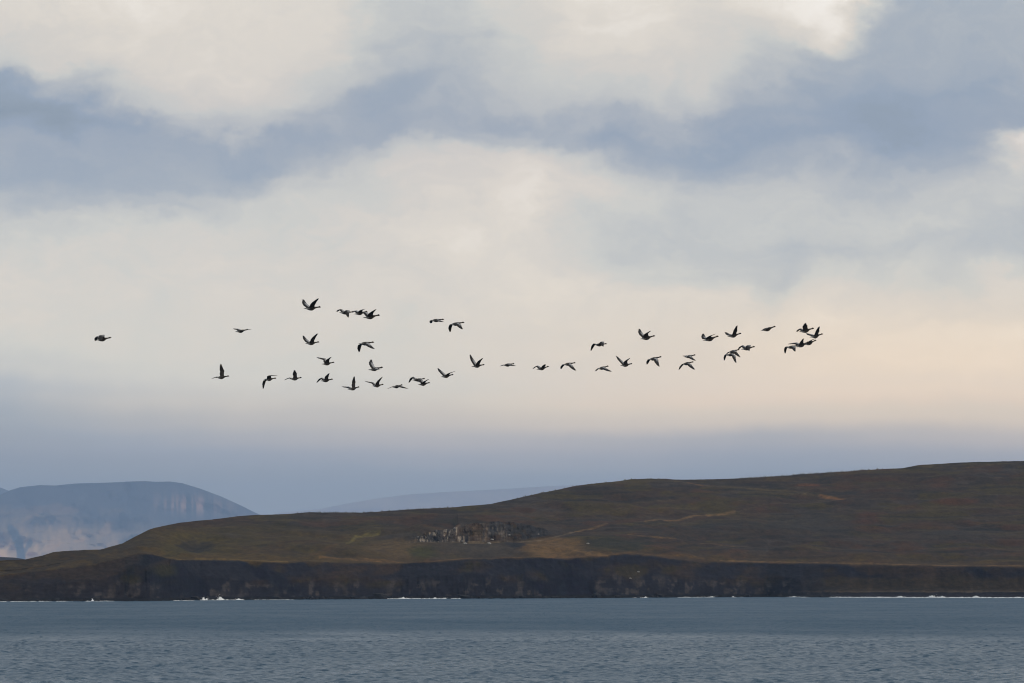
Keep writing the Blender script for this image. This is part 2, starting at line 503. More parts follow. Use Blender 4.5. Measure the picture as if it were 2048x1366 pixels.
# relief: ribs and gullies in the cliffs, hummocks on the moor, columns in the quarry
lowc = cliff * (1 - 0.8 * beach[None])
rib = fbm(X / 9.0, Z / 30.0, 71, 4) * 3.6 + fbm(X / 3.0, Z / 14.0, 72, 3) * 1.1
rib -= 5.0 * np.maximum(0, fbm(X / 24.0, Z / 80.0, 73, 3)) ** 1.3
env = np.clip(np.minimum((Z - 0.6) / 3.0, (ze[None] - Z + 2.5) / 5.0), 0, 1)
Y2 = Y - rib * lowc * env
col = fbm(X / 2.0, Z / 14.0, 81, 3) * 0.9 + fbm(X / 9.0, Z / 12.0, 82, 3) * 3.2 + np.round(fbm(X / 3.2, Z / 3.5, 83, 2) * 3) * 0.45
Y2 = Y2 - col * wall * 1.2
moor = ((K >= 4) & (K <= 6)).astype(float) * (1 - wall)
nearridge = 1 - 0.75 * ((K == 6) * np.clip(1 - (Yr[None] - Y) / 120.0, 0, 1))
Z2 = Z + moor * nearridge * (fbm(X / 55, Y / 80, 91, 3) * 3.6 + fbm(X / 9, Y / 22, 92, 3) * 0.45) * np.clip((Y - Ye[None]) / 30, 0, 1)
Z2 += cliff * env * fbm(X / 4.0, Y / 4.0, 93, 3) * 0.5
# bank of spoil under the quarry lip and the hollow on the left
Z2 += 2.2 * np.exp(-(((U0 - 800) / 42) ** 2 + ((V0 - 1078) / 9) ** 2)) * moor
Z2 += 1.8 * np.exp(-(((U0 - 1015) / 30) ** 2 + ((V0 - 1090) / 7) ** 2)) * moor
Z2 -= 4.0 * np.exp(-(((U0 - 385) / 36) ** 2 + ((V0 - 1086) / 15) ** 2)) * moor
P = np.stack([X, Y2, Z2], -1)
U, V = U0, V0

def put(C, mask, c, amt=1.0):
    m = np.clip(mask * amt, 0, 1)[..., None]
    return C * (1 - m) + np.array(c) * m

n_lo = fbm(U / 150, V / 26, 101, 4); n_md = fbm(U / 42, V / 6, 102, 4); n_hi = fbm(U / 12, V / 2.2, 103, 3)
n_red = fbm(U / 70, V / 9, 104, 4); n_gr = fbm(U / 90, V / 11, 105, 4)
C = np.zeros(P.shape) + np.array([0.070, 0.056, 0.048])
C = put(C, sstep(n_lo + 0.5 * n_md, 0.0, 0.3), (0.076, 0.070, 0.074), 0.9)
C = put(C, sstep(n_md + 0.5 * n_lo, 0.1, 0.38), (0.054, 0.045, 0.039), 0.8)
C = put(C, sstep(n_gr, 0.08, 0.30), (0.076, 0.067, 0.036), 0.8)
C = put(C, sstep(fbm(U / 260, V / 3.2, 106, 4), 0.16, 0.34), (0.092, 0.080, 0.062), 0.5)
C = put(C, sstep(fbm(U / 300, V / 4.0, 107, 4), 0.16, 0.34), (0.048, 0.043, 0.042), 0.6)
C = put(C, sstep(n_red, 0.16, 0.42), (0.086, 0.058, 0.043), 0.6)
leftgrass = (1 - sstep(U, 640, 980)) * sstep(V, 1040, 1062)
C = put(C, leftgrass * (0.55 + 0.45 * sstep(n_md, -0.3, 0.3)), (0.082, 0.071, 0.038), 0.75)
# grassy band above the cliff edge
eb = np.exp(-((interp(U, EDGE) - V - 7) / 9.0) ** 2)
C = put(C, eb * (0.6 + 0.4 * n_md), (0.100, 0.078, 0.042), 0.65)
def soft(cx, cy, rx, ry, w=0.5):
    d = np.hypot((U - cx) / rx, (V - cy) / ry) + 0.28 * n_md + 0.15 * n_hi
    return 1 - sstep(d, 1 - w, 1 + w * 0.6)
C = put(C, soft(388, 1082, 62, 24, 0.2), (0.088, 0.078, 0.038), 0.8)
C = put(C, soft(392, 1086, 46, 15, 0.35), (0.052, 0.046, 0.047), 0.8)
C = put(C, soft(350, 1100, 34, 12, 0.3), (0.075, 0.068, 0.036), 0.8)
C = put(C, soft(800, 1096, 80, 19), (0.106, 0.088, 0.060), 0.9)
C = put(C, soft(845, 1101, 34, 9), (0.066, 0.070, 0.036), 0.8)
C = put(C, soft(790, 1073, 40, 8), (0.066, 0.058, 0.056), 0.9)
C = put(C, soft(950, 1097, 85, 10), (0.078, 0.072, 0.070), 0.9)
C = put(C, soft(960, 1076, 150, 24, 0.6) * (0.6 + 0.6 * n_hi), (0.084, 0.077, 0.071), 0.8)
C = put(C, soft(1090, 1060, 50, 10), (0.070, 0.064, 0.066), 0.8)
C = put(C, soft(1110, 1092, 66, 19, 0.35), (0.148, 0.114, 0.068), 0.9)
C = put(C, soft(1030, 1091, 22, 6, 0.3), (0.048, 0.044, 0.048), 0.9)
C = put(C, soft(1235, 1090, 70, 15), (0.058, 0.056, 0.044), 0.7)
C = put(C, soft(1910, 1004, 55, 4), (0.105, 0.062, 0.046), 0.7)
C = put(C, soft(1735, 1035, 24, 12), (0.090, 0.056, 0.045), 0.7)
C = put(C, soft(1880, 972, 24, 6), (0.092, 0.060, 0.045), 0.6)
C = put(C, soft(1620, 968, 26, 4), (0.130, 0.075, 0.045), 0.7)
C = put(C, soft(1620, 1050, 110, 26), (0.066, 0.063, 0.068), 0.7)
C = put(C, soft(1880, 1070, 130, 14), (0.068, 0.065, 0.070), 0.6)
C = put(C, soft(1400, 1060, 160, 16), (0.060, 0.056, 0.056), 0.6)
def line(pts, w, c, amt=0.9, rough=1.0):
    global C
    d = poly_dist(U, V + 0.8 * n_md * rough, pts)
    C = put(C, (1 - sstep(d, w * 0.5, w * 1.35)) * (0.75 + 0.4 * n_hi), c, amt)
TAN = (0.175, 0.138, 0.090)
line([(352,1118.5),(430,1119.5),(512,1121),(575,1123)], 2.0, (0.150, 0.125, 0.062))
line([(640,1113),(700,1117),(760,1119),(820,1118),(862,1117.5),(940,1113.5),(1024,1111),(1080,1110),(1131,1112),(1210,1111.5)], 3.4, (0.150, 0.110, 0.064), 0.85)
line([(1210,1111),(1249,1106),(1330,1108),(1400,1117),(1440,1121)], 2.0, (0.120, 0.092, 0.052), 0.7)
line([(1440,1121),(1536,1124),(1660,1126.5),(1786,1128.6),(1900,1130),(2048,1132)], 1.5, TAN, 0.85)
line([(1150,1060),(1180,1054),(1215,1045.5)], 1.8, TAN, 0.75)
line([(1290,1039.5),(1345,1035),(1400,1029),(1440,1024),(1470,1021)], 1.9, TAN, 0.8)
line([(1470,1021),(1500,1017),(1536,1010),(1600,1003),(1660,999),(1691,996)], 1.3, (0.110, 0.095, 0.080), 0.55)
line([(1691,996),(1668,991),(1640,987)], 2.6, (0.200, 0.130, 0.075), 0.9)
line([(1640,987),(1560,981),(1500,979),(1449,976.5),(1406,974),(1386,969),(1349,964.5)], 1.5, (0.125, 0.108, 0.088), 0.6)
line([(1375,966),(1390,970),(1406,974)], 2.0, (0.150, 0.105, 0.070), 0.7)
line([(845,1084.5),(940,1083.5),(1024,1083),(1085,1078),(1150,1062)], 1.6, (0.160, 0.150, 0.135), 0.7)
line([(1095,1082),(1130,1093),(1165,1105),(1215,1111)], 2.2, TAN, 0.8)
line([(1255,1070),(1290,1075),(1390,1083.5),(1470,1094),(1536,1099)], 1.2, TAN, 0.5)
line([(759,1062.5),(735,1064.5),(712,1068),(700,1080),(690,1088)], 3.2, (0.128, 0.124, 0.060), 0.85)
line([(690,1090),(660,1100),(620,1106)], 2.0, (0.100, 0.075, 0.052), 0.6)
line([(1836,933),(1923,936),(1990,929),(2048,925)], 1.4, (0.110, 0.095, 0.060), 0.5)
line([(1536,958),(1640,953),(1751,944)], 3.0, (0.092, 0.078, 0.045), 0.6)
# quarry rock
rk = fbm(X / 3.6, Z / 9.0, 111, 4)
wc = np.zeros(P.shape) + np.array([0.080, 0.076, 0.077])
wc = put(wc, sstep(rk, 0.0, 0.4), (0.100, 0.088, 0.080), 0.75)
wc = put(wc, np.exp(-((U - 948) / 9) ** 2) + np.exp(-((U - 915) / 5) ** 2) + np.exp(-((U - 972) / 4) ** 2), (0.135, 0.108, 0.088), 0.6)
wc = put(wc, sstep(fbm(X / 1.1, Z / 3.0, 112, 3), 0.12, 0.4) * (1 - 0.75 * sstep(U, 905, 960)), (0.30, 0.285, 0.265), 0.9)
wc = put(wc, sstep(U, 990, 1050), (0.064, 0.060, 0.062), 0.85)
wmask = (wall * (0.25 + 0.75 * sstep(fbm(X / 5, Z / 5, 113, 3), -0.35, 0.05)))[..., None]
C = C * (1 - wmask) + wc * wmask
# sea cliffs
cl = np.zeros(P.shape) + np.array([0.044, 0.041, 0.047])
cn1 = fbm(X / 22, Z / 9, 121, 4); cn2 = fbm(X / 5, Z / 12, 122, 4)
hz = np.clip(Z / np.maximum(ze[None], 3), 0, 1.2)
cl = put(cl, sstep(cn1, -0.05, 0.35) * sstep(hz, 0.25, 0.5), (0.060, 0.047, 0.038), 0.8)
cl = put(cl, sstep(cn1 + 0.4 * cn2, 0.22, 0.5) * sstep(hz, 0.2, 0.5), (0.070, 0.060, 0.032), 0.7)
cl = put(cl, sstep(cn2, 0.15, 0.5) * (1 - sstep(hz, 0.35, 0.6)), (0.088, 0.082, 0.078), 0.7)  # pale patches here and on the next line paint lit column faces
cl = put(cl, sstep(fbm(X / 3.4, Z / 4.2, 123, 4), 0.2, 0.45) * (1 - sstep(hz, 0.35, 0.65)), (0.108, 0.102, 0.096), 0.75)
cl = put(cl, sstep(fbm(X / 34 + Z / 26, Z / 40, 124, 3), 0.0, 0.25), (0.030, 0.030, 0.040), 0.85)  # bluish slanting shadows painted onto the rock
cl = put(cl, sstep(fbm(X / 30 - Z / 30, Z / 20, 125, 4), 0.08, 0.35) * sstep(hz, 0.3, 0.55), (0.074, 0.056, 0.040), 0.8)
cl = put(cl, soft(330, 1140, 26, 14) + soft(262, 1158, 24, 10), (0.062, 0.056, 0.028), 0.8)
cl = put(cl, 1 - sstep(Z, 0.8, 2.4), (0.022, 0.022, 0.025), 0.9)
cl = put(cl, beach[None] * sstep(V, 1150, 1160) * (1 - sstep(V, 1181, 1184)), (0.078, 0.062, 0.038), 0.8)
cl = put(cl, beach[None] * np.exp(-((V - 1183.0) / 1.6) ** 2), (0.140, 0.115, 0.075), 0.8)
cl = put(cl, beach[None] * sstep(V, 1184, 1187), (0.044, 0.038, 0.042), 0.9)
cm = np.clip(sstep(V - interp(U, EDGE) + 3.0 * fbm(X / 14, Z / 30, 131, 4) + 2.0 * fbm(X / 4, Z / 8, 132, 3) - 1.0, -1.5, 2.0), 0, 1) * (cliff > 0.02)
spill = sstep(fbm(X / 16, Z / 60, 133, 3) - 0.045 * (V - interp(U, EDGE)), 0.05, 0.4) * (cliff > 0.02)
cm = cm * (1 - 0.85 * spill)
lf = 1 - sstep(U, 190, 330)
cl = put(cl, lf * (0.55 + 0.6 * cn1), (0.064, 0.052, 0.042), 0.75)
cl = put(cl, np.exp(-((U - 276) / 30) ** 4) * np.exp(-((V - 1122) / 28) ** 4) * (0.6 + 0.8 * cn2), (0.034, 0.038, 0.037), 0.7)
C = put(C, lf * sstep(fbm(U / 26, V / 8, 134, 4), -0.25, 0.25), (0.060, 0.050, 0.040), 0.9)
C = C * (1 - cm[..., None]) + cl * cm[..., None]
mfac = np.array([0.53, 0.39, 0.25]) * (1 - cm[..., None]) + np.array([0.43, 0.37, 0.36]) * cm[..., None]  # darkens moor and cliffs: cloud shade put into the ground colour
mfac = mfac * (1 - wmask) + np.array([0.46, 0.40, 0.34]) * wmask
mean_c = np.array([0.068, 0.056, 0.048])
C = mean_c + (C - mean_c) * (2.4 - 0.7 * cliff[..., None])
C = np.maximum(C, 0.016)
C = np.clip(C * mfac * (1 + 0.42 * n_hi[..., None] + 0.22 * n_md[..., None]), 0.006, 0.8)
head_mat = land_mat('moor_and_basalt', 0.45, 1.5, 0.4, 0.9, (1, 0.3, 1))
me = np_mesh('headland', P, grid_faces(P.shape[0], nu)[:, ::-1], head_mat, C)
headland = link('headland', me, kind='structure')
HP = P.copy()

def ground_at(px, py):
    """nearest headland vertex to an image pixel position"""
    d = (U0 - px) ** 2 + ((V0 - py) * 1.0) ** 2
    i = np.unravel_index(np.argmin(d), d.shape)
    return HP[i]

# ------------------------------------------------------------------ far land
def ridge(name, line_pts, Ybase, depth, cfun, mat, u0, u1, du, nr=70, rough=1.0, seed=200, foot=YH + 2):
    uc_ = np.arange(u0, u1, du)
    Vr_ = interp(uc_, line_pts)
    top = ray(uc_, Vr_, Ybase + depth)
    bot = ray(uc_, np.full_like(uc_, foot), np.full_like(uc_, Ybase)); bot[:, 2] = -1.0
    t = np.linspace(0, 1, nr)[:, None]
    prof = np.where(t < 0.6, t * 0.75, 0.45 + (t - 0.6) * 1.375)      # talus, then steeper crags
    Xg = bot[None, :, 0] * (1 - t) + top[None, :, 0] * t
    Yg = bot[None, :, 1] * (1 - t) + top[None, :, 1] * t
    Zg = bot[None, :, 2] * (1 - prof) + top[None, :, 2] * prof
    s = top[:, 2].max()
    env_ = np.sin(np.pi * np.clip(t, 0, 1)) ** 0.7
    gul = np.abs(fbm(Xg / (s * 0.9), t * 2.0 + 0 * Xg, seed, 4)) - 0.25
    Yg = Yg + env_ * rough * depth * (0.35 * gul + 0.22 * fbm(Xg / (s * 0.35), t * 5 + 0 * Xg, seed + 1, 4))
    Zg = Zg + env_ * rough * s * 0.05 * fbm(Xg / (s * 0.5), t * 6 + 0 * Xg, seed + 2, 4)
    backs = []
    for d, k in ((depth * 0.3, 0.93), (depth * 0.8, 0.6), (depth * 1.2, -0.01)):
        B = np.stack([top[:, 0] * (top[:, 1] + d) / top[:, 1], top[:, 1] + d, top[:, 2] * k], -1)
        backs.append(B)
    G = np.concatenate([np.stack([Xg, Yg, Zg], -1), np.stack(backs)], 0)
    Uq, Vq = to_px(G)
    cc = cfun(Uq, Vq, G)
    me_ = np_mesh(name, G, grid_faces(G.shape[0], len(uc_))[:, ::-1], mat, cc)
    return link(name, me_, kind='structure')

far_mat = land_mat('far_mountain_ground', 0.003, 0.5, 0.004, 14.0)

def mountain_colour(Uq, Vq, G):
    a = fbm(Uq / 60, Vq / 14, 301, 4); b = fbm(Uq / 9, Vq / 30, 302, 4); c_ = fbm(Uq / 120, Vq / 30, 303, 3)
    cc = np.zeros(G.shape) + np.array([0.052, 0.050, 0.058])
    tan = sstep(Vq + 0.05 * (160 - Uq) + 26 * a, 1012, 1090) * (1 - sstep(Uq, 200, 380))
    cc = put(cc, tan * (0.75 + 0.35 * b), (0.56, 0.34, 0.14), 0.9)  # dry slopes in sun: the sunlight is painted into this tan
    cc = put(cc, np.exp(-((Uq - 15) / 70) ** 2) * sstep(Vq, 1075, 1100), (0.90, 0.54, 0.24), 0.95)  # brightest sunlit foot of the slope, its light also in the colour
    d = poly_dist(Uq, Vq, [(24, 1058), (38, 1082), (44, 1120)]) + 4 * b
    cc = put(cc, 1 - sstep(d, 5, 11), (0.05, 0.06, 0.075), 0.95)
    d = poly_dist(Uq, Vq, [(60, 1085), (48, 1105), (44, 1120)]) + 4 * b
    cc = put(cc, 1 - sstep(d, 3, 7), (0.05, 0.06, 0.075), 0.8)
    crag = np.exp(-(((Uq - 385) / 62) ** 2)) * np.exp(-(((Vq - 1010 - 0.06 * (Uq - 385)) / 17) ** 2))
    cc = put(cc, crag * sstep(fbm(Uq / 5, Vq / 60, 305, 3), -0.35, 0.3), (0.50, 0.30, 0.22), 0.85)  # sunlit crag columns, painted paler and pinker than the rock
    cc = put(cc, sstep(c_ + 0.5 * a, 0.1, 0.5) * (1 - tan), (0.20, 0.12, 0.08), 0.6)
    return cc

def plain_colour(col):
    return lambda Uq, Vq, G: np.zeros(G.shape) + np.array(col) * (1 + 0.25 * fbm(Uq / 40, Vq / 10, 320, 4)[..., None])

MOUNT = [(-400,1010),(-200,1005),(-60,1000),(0,990),(20,980.5),(40,974.5),(80,970),(110,971),(150,967),(220,965),(260,963),(290,962),(310,963.5),(340,963),
 (365,966.5),(400,977),(440,992),(480,1010),(510,1025),(560,1045),(620,1066),(700,1088),(800,1110),(900,1140)]
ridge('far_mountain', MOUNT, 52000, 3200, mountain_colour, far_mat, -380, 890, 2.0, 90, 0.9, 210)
ridge('farther_mountain', [(-420,930),(-150,958),(0,974.5),(16,981),(60,990),(140,1015),(260,1060)], 62000, 2800, plain_colour((0.055, 0.055, 0.065)), far_mat, -400, 250, 6, 40, 0.4, 230)
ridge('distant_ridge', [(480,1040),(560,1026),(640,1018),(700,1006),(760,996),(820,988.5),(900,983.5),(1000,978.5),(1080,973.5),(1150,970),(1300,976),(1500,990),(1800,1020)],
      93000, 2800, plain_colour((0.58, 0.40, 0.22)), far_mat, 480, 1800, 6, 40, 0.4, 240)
ridge('low_point', [(-420,1106),(-100,1111),(0,1114),(28,1115),(45,1117.5),(60,1121),(90,1135)], 6200, 160,
      plain_colour((0.035, 0.034, 0.045)), far_mat, -400, 92, 3, 24, 0.2, 250)

# ------------------------------------------------------------------ surf along the shore
def foam_material():
    m, t, b = base_mat('foam', 0.8, 0.3)
    b.inputs['Base Color'].default_value = (0.80, 0.82, 0.83, 1)
    tcn = N(t, 'ShaderNodeTexCoord')
    n = noise(t, tcn.outputs['Object'], 2.2, 4, 0.6)
    t.links.new(ramp(t, n, [(0.3, (0.60, 0.66, 0.69)), (0.6, (0.84, 0.85, 0.85))]), b.inputs['Base Color'])
    bp = N(t, 'ShaderNodeBump'); bp.inputs['Distance'].default_value = 0.2
    t.links.new(n, bp.inputs['Height']); t.links.new(bp.outputs[0], b.inputs['Normal'])
    return m
foam = foam_material()

def surf(x0, x1, hgt, label, plumes=(), gap=0.0, seed=0):
    """a breaking line of foam: a lumpy roll of white water lying on the sea, ragged at both ends"""
    r = np.random.default_rng(seed + 500)
    n = max(24, int((x1 - x0) * 2.2))
    us = np.linspace(x0, x1, n)
    ys = CAM_H * FPX / (interp(us, SHORE) - YH) - 7.5
    base = ray(us, interp(us, SHORE), ys); base[:, 2] = 0.0
    e = np.minimum(sstep(us, x0, x0 + 8), 1 - sstep(us, x1 - 8, x1))
    h = (0.35 + 0.65 * np.abs(fbm(us / 5.0, us * 0, seed + 1, 4)) * 1.6) * hgt * 0.8 * e
    h *= sstep(fbm(us / 9.0, us * 0, seed + 2, 3), gap - 0.75, gap - 0.45)
    for (pu, ph, pw) in plumes:
        h = h + ph * np.exp(-((us - pu) / pw) ** 2) * (0.7 + 0.5 * np.abs(fbm(us / 1.2, us * 0, seed + 3, 3)))
    prof = [(-2.6, -0.35), (-1.6, 0.35), (-0.7, 0.8), (0.0, 1.0), (0.7, 0.72), (1.7, 0.25), (2.8, -0.35)]
    rows_ = []
    for j, (dy, k) in enumerate(prof):
        p = base.copy()
        p[:, 1] += dy + 0.8 * fbm(us / 4.0, us * 0 + j * 0.4, seed + 4, 3)
        p[:, 2] = k * h * (1 + 0.35 * fbm(us / 1.5, us * 0 + j, seed + 5, 3)) - 0.12 * (h < 0.02) + (0.02 if k > 0 else 0)
        rows_.append(p)
    G = np.stack(rows_)
    org = np.array([G[..., 0].mean(), G[..., 1].mean(), 0.0])
    f = grid_faces(G.shape[0], n)[:, ::-1]
    vv = (G - org).reshape(-1, 3)
    # flung droplets above the plumes
    extra_v, extra_f, nb = [], [], len(vv)
    for (pu, ph, pw) in plumes:
        yb = CAM_H * FPX / (np.interp(pu, *np.array(SHORE).T) - YH) - 7.5
        for _ in range(26):
            cpos = ray(pu + r.normal(0, pw * 0.8), np.interp(pu, *np.array(SHORE).T), yb) - org
            cpos[2] = abs(r.normal(0.55, 0.4)) * ph
            s = r.uniform(0.06, 0.2)
            oct_ = np.array([(1, 0, 0), (-1, 0, 0), (0, 1, 0), (0, -1, 0), (0, 0, 1), (0, 0, -1)]) * s * r.uniform(0.6, 1.3, (6, 1))
            extra_v.append(cpos + oct_)
            for q4 in ((0, 2, 4, 4), (2, 1, 4, 4), (1, 3, 4, 4), (3, 0, 4, 4), (2, 0, 5, 5), (1, 2, 5, 5), (3, 1, 5, 5), (0, 3, 5, 5)):
                extra_f.append([nb + i for i in q4[:3]])
            nb += 6
    tri = np.concatenate([f[:, [0, 1, 2]], f[:, [0, 2, 3]]] + ([np.array(extra_f)] if extra_f else []))
    allv = np.concatenate([vv] + extra_v)
    o = link('breaking_wave', np_mesh('breaking_wave', allv, tri, foam), label=label, category='surf', group='white surf along the headland shore')
    o.location = org
    return o

surf(-30, 150, 0.30, 'thin pale line of foam at the far left end of the shore', gap=0.2, seed=1)
surf(168, 232, 0.40, 'short white breaker with a small spike of spray below the dark left cliffs', [(185, 1.1, 1.6)], 0.1, 2)
surf(342, 392, 0.35, 'thin white foam line just left of the two tall spray bursts', gap=0.2, seed=3)
surf(396, 492, 0.5, 'breaker with two tall bursts of spray at the foot of the left cliffs', [(407, 1.8, 2.4), (413, 0.9, 1.5), (441, 1.9, 5.0), (477, 0.7, 4)], 0.1, 4)
surf(505, 590, 0.30, 'thin white foam line just right of the two spray bursts', gap=0.1, seed=5)
surf(770, 925, 0.55, 'broken white breaker under the cliffs below the quarry', [(806, 0.8, 5), (870, 0.6, 2.0), (890, 0.5, 2)], 0.1, 6)
surf(1262, 1300, 0.30, 'tiny fleck of foam right of the middle of the shore', [(1291, 0.5, 1.5)], 0.25, 7)
surf(1352, 1432, 0.42, 'slim white breaker under the cliffs right of the middle', [(1424, 0.4, 4)], -0.1, 8)
surf(1460, 1490, 0.30, 'small fleck of foam between two slim breakers right of the middle', [(1466, 0.5, 1.5)], 0.2, 9)
surf(1570, 1622, 0.42, 'short white breaker just left of the dark shingle beach', [(1588, 0.4, 5)], 0.0, 10)
surf(1655, 2120, 0.75, 'long white line of surf breaking on the dark shingle beach at right', [(1800, 0.8, 6), (1864, 1.1, 6), (1884, 0.7, 6), (1952, 0.8, 6)], -0.3, 11)

# ------------------------------------------------------------------ boulders
def boulder_mesh(seed):
    import bmesh
    r = random.Random(seed)
    bm = bmesh.new()
    bmesh.ops.create_icosphere(bm, subdivisions=1, radius=1.0)
    for v_ in bm.verts:
        k = r.uniform(0.72, 1.15)
        v_.co = Vector((v_.co.x * k * 1.2, v_.co.y * k, max(v_.co.z * k * 0.8, -0.35) + 0.3))
    me_ = bpy.data.meshes.new('boulder'); bm.to_mesh(me_); bm.free()
    return me_
def rock_material(name, c0, c1):
    m, t, b = base_mat(name, 0.9, 0.2)
    tcn = N(t, 'ShaderNodeTexCoord')
    n = noise(t, tcn.outputs['Object'], 2.0, 5, 0.65)
    t.links.new(ramp(t, n, [(0.3, c0), (0.7, c1)]), b.inputs['Base Color'])
    bp = N(t, 'ShaderNodeBump'); bp.inputs['Distance'].default_value = 0.15
    t.links.new(n, bp.inputs['Height']); t.links.new(bp.outputs[0], b.inputs['Normal'])
    return m
pale_rock = rock_material('pale_basalt', (0.16, 0.15, 0.14), (0.38, 0.36, 0.33))
bmesh_list = [boulder_mesh(i) for i in range(6)]
for b_ in bmesh_list:
    b_.materials.append(pale_rock)
BOULDERS = [
 (836, 1074, 0.8, 'pale boulder at the left end of the quarry rock face', None),
 (909, 1057, 0.8, 'pale boulder perched where the quarry face steps up', None),
 (930, 1089, 1.5, 'broad grey slab of rock below the middle of the quarry floor, left of two', None),
 (978, 1091, 1.5, 'broad grey slab of rock below the middle of the quarry floor, right of two', None),
 (925, 1083, 0.9, 'pale block of rock on the quarry floor track', None),
 (984, 1079, 1.0, 'rusty pale boulder at the foot of the quarry face', None),
 (1018, 1070, 0.9, 'pale boulder at the foot of the dark right part of the quarry face', None),
 (1077, 1069, 0.7, 'small pale stone at the right end of the quarry face', None),
 (1176, 1088, 1.0, 'pale boulder on the dark grass right of the tan hummocks', None),
 (1277, 1145, 1.0, 'pale stone high on the dark sea cliff right of the middle', None),
 (1260, 1156, 0.9, 'pale stone halfway down the dark sea cliff right of the middle', None),
]
for i, (px, py, s, lab, g) in enumerate(BOULDERS):
    o = link('boulder', bmesh_list[i % 6], label=lab, category='boulder', group='pale boulders on the headland')
    p = ground_at(px, py)
    o.location = (p[0], p[1] - 0.3, p[2] - 0.1)
    o.scale = (s, s, s * 0.8)
    o.rotation_euler = (0, 0, i * 1.3)

# dark rocks fallen along the foot of the cliffs
rk_v, rk_f = [], []
r3 = np.random.default_rng(77)
proto = np.array([v_.co for v_ in bmesh_list[0].vertices]); pf = np.array([p_.vertices[:] for p_ in bmesh_list[0].polygons])
for _ in range(420):
    px = r3.uniform(-40, 1690)
    if vnoise(np.array(px / 45.0), np.array(3.3), 88) < -0.15 and r3.random() < 0.8:
        continue
    yb = CAM_H * FPX / (np.interp(px, *np.array(SHORE).T) - YH) + r3.normal(-1.5, 2.2)
    c_ = ray(px, np.interp(px, *np.array(SHORE).T), yb)
    c_[2] = 0.0
    sz = np.exp(r3.normal(-0.35, 0.5))
    an = r3.uniform(0, 6.28)
    q_ = proto * (1 + 0.25 * r3.normal(size=(len(proto), 1))) * sz * np.array([1.3, 1.0, r3.uniform(0.6, 1.2)])
    q_ = np.stack([q_[:, 0] * math.cos(an) - q_[:, 1] * math.sin(an), q_[:, 0] * math.sin(an) + q_[:, 1] * math.cos(an), q_[:, 2]], -1)
    rk_f.append(pf + sum(len(a_) for a_ in rk_v)); rk_v.append(q_ + c_)
me = np_mesh('shore_rocks', np.concatenate(rk_v), np.concatenate(rk_f), rock_material('wet_basalt', (0.010, 0.010, 0.012), (0.030, 0.029, 0.030)), None, False)
link('shore_rocks', me, kind='stuff', label='dark wet rocks strewn along the foot of the cliffs', category='rocks')

# tufts of tall grass standing on the skyline
rg = random.Random(5)
tv, tf = [], []
for (a, b_, n_) in ((1480, 1770, 150), (560, 910, 90), (1020, 1340, 40)):
    for _ in range(n_):
        px = rg.uniform(a, b_)
        i = int(np.argmin(np.abs(ucols - px)))
        p = HP[np.where(kinds == 7)[0][0], i]
        hgt = rg.uniform(0.3, 1.25) * (1.0 if a > 1400 else 0.75)
        for k in range(3):
            an = rg.uniform(0, math.pi)
            w_ = rg.uniform(0.15, 0.4)
            dx, dy = math.cos(an) * w_, math.sin(an) * w_
            bx, by = p[0] + rg.uniform(-.3, .3), p[1] + rg.uniform(-.6, .3)
            j = len(tv)
            tv += [(bx - dx, by - dy, p[2] - 0.3), (bx + dx, by + dy, p[2] - 0.3), (bx + rg.uniform(-.2, .2), by, p[2] + hgt)]
            tf.append((j, j + 1, j + 2))
me = np_mesh('grass_tufts', np.array(tv), np.array(tf), rock_material('dry_grass', (0.06, 0.05, 0.025), (0.11, 0.085, 0.045)), None, False)
link('grass_tufts', me, kind='stuff', label='dry grass tufts standing on the headland skyline', category='grass')

# ------------------------------------------------------------------ geese
def goose_material():
    m, t, b = base_mat('goose_plumage', 0.75, 0.25)
    at = N(t, 'ShaderNodeAttribute'); at.attribute_name = 'Col'
    tcn = N(t, 'ShaderNodeTexCoord')
    n = noise(t, tcn.outputs['Object'], 28.0, 4, 0.6)
    k = M(t, 'ADD', M(t, 'MULTIPLY', M(t, 'SUBTRACT', n, 0.5), 0.8), 1.0)
    vm = N(t, 'ShaderNodeVectorMath', operation='SCALE')
    t.links.new(at.outputs['Color'], vm.inputs[0]); t.links.new(k, vm.inputs['Scale'])
    t.links.new(vm.outputs[0], b.inputs['Base Color'])
    return m
goose_mat = goose_material()

BL = 0.75            # length of a goose, bill to tail
ST = [(0.00,.042,.004,.006),(0.05,.050,.009,.004),(0.13,.044,.024,.000),(0.22,.056,.046,-.004),(0.32,.074,.070,-.010),
      (0.42,.084,.082,-.015),(0.52,.080,.078,-.011),(0.60,.062,.057,.002),(0.66,.043,.041,.012),(0.72,.032,.032,.018),
      (0.80,.025,.026,.022),(0.855,.024,.025,.026),(0.89,.030,.034,.031),(0.93,.031,.035,.032),(0.958,.022,.024,.027),(0.98,.016,.014,.021),(1.0,.008,.005,.017)]
RING = 12
W0, W1 = 8, 15       # rings between which the wings grow out
fr = np.concatenate([np.linspace(0, 0.28, 8), np.linspace(0.31, 0.595, 8), np.linspace(0.625, 0.855, 7), [0.875, 0.89, 0.91, 0.93, 0.945, 0.958, 0.98, 1.0]])
STA = np.array(ST)

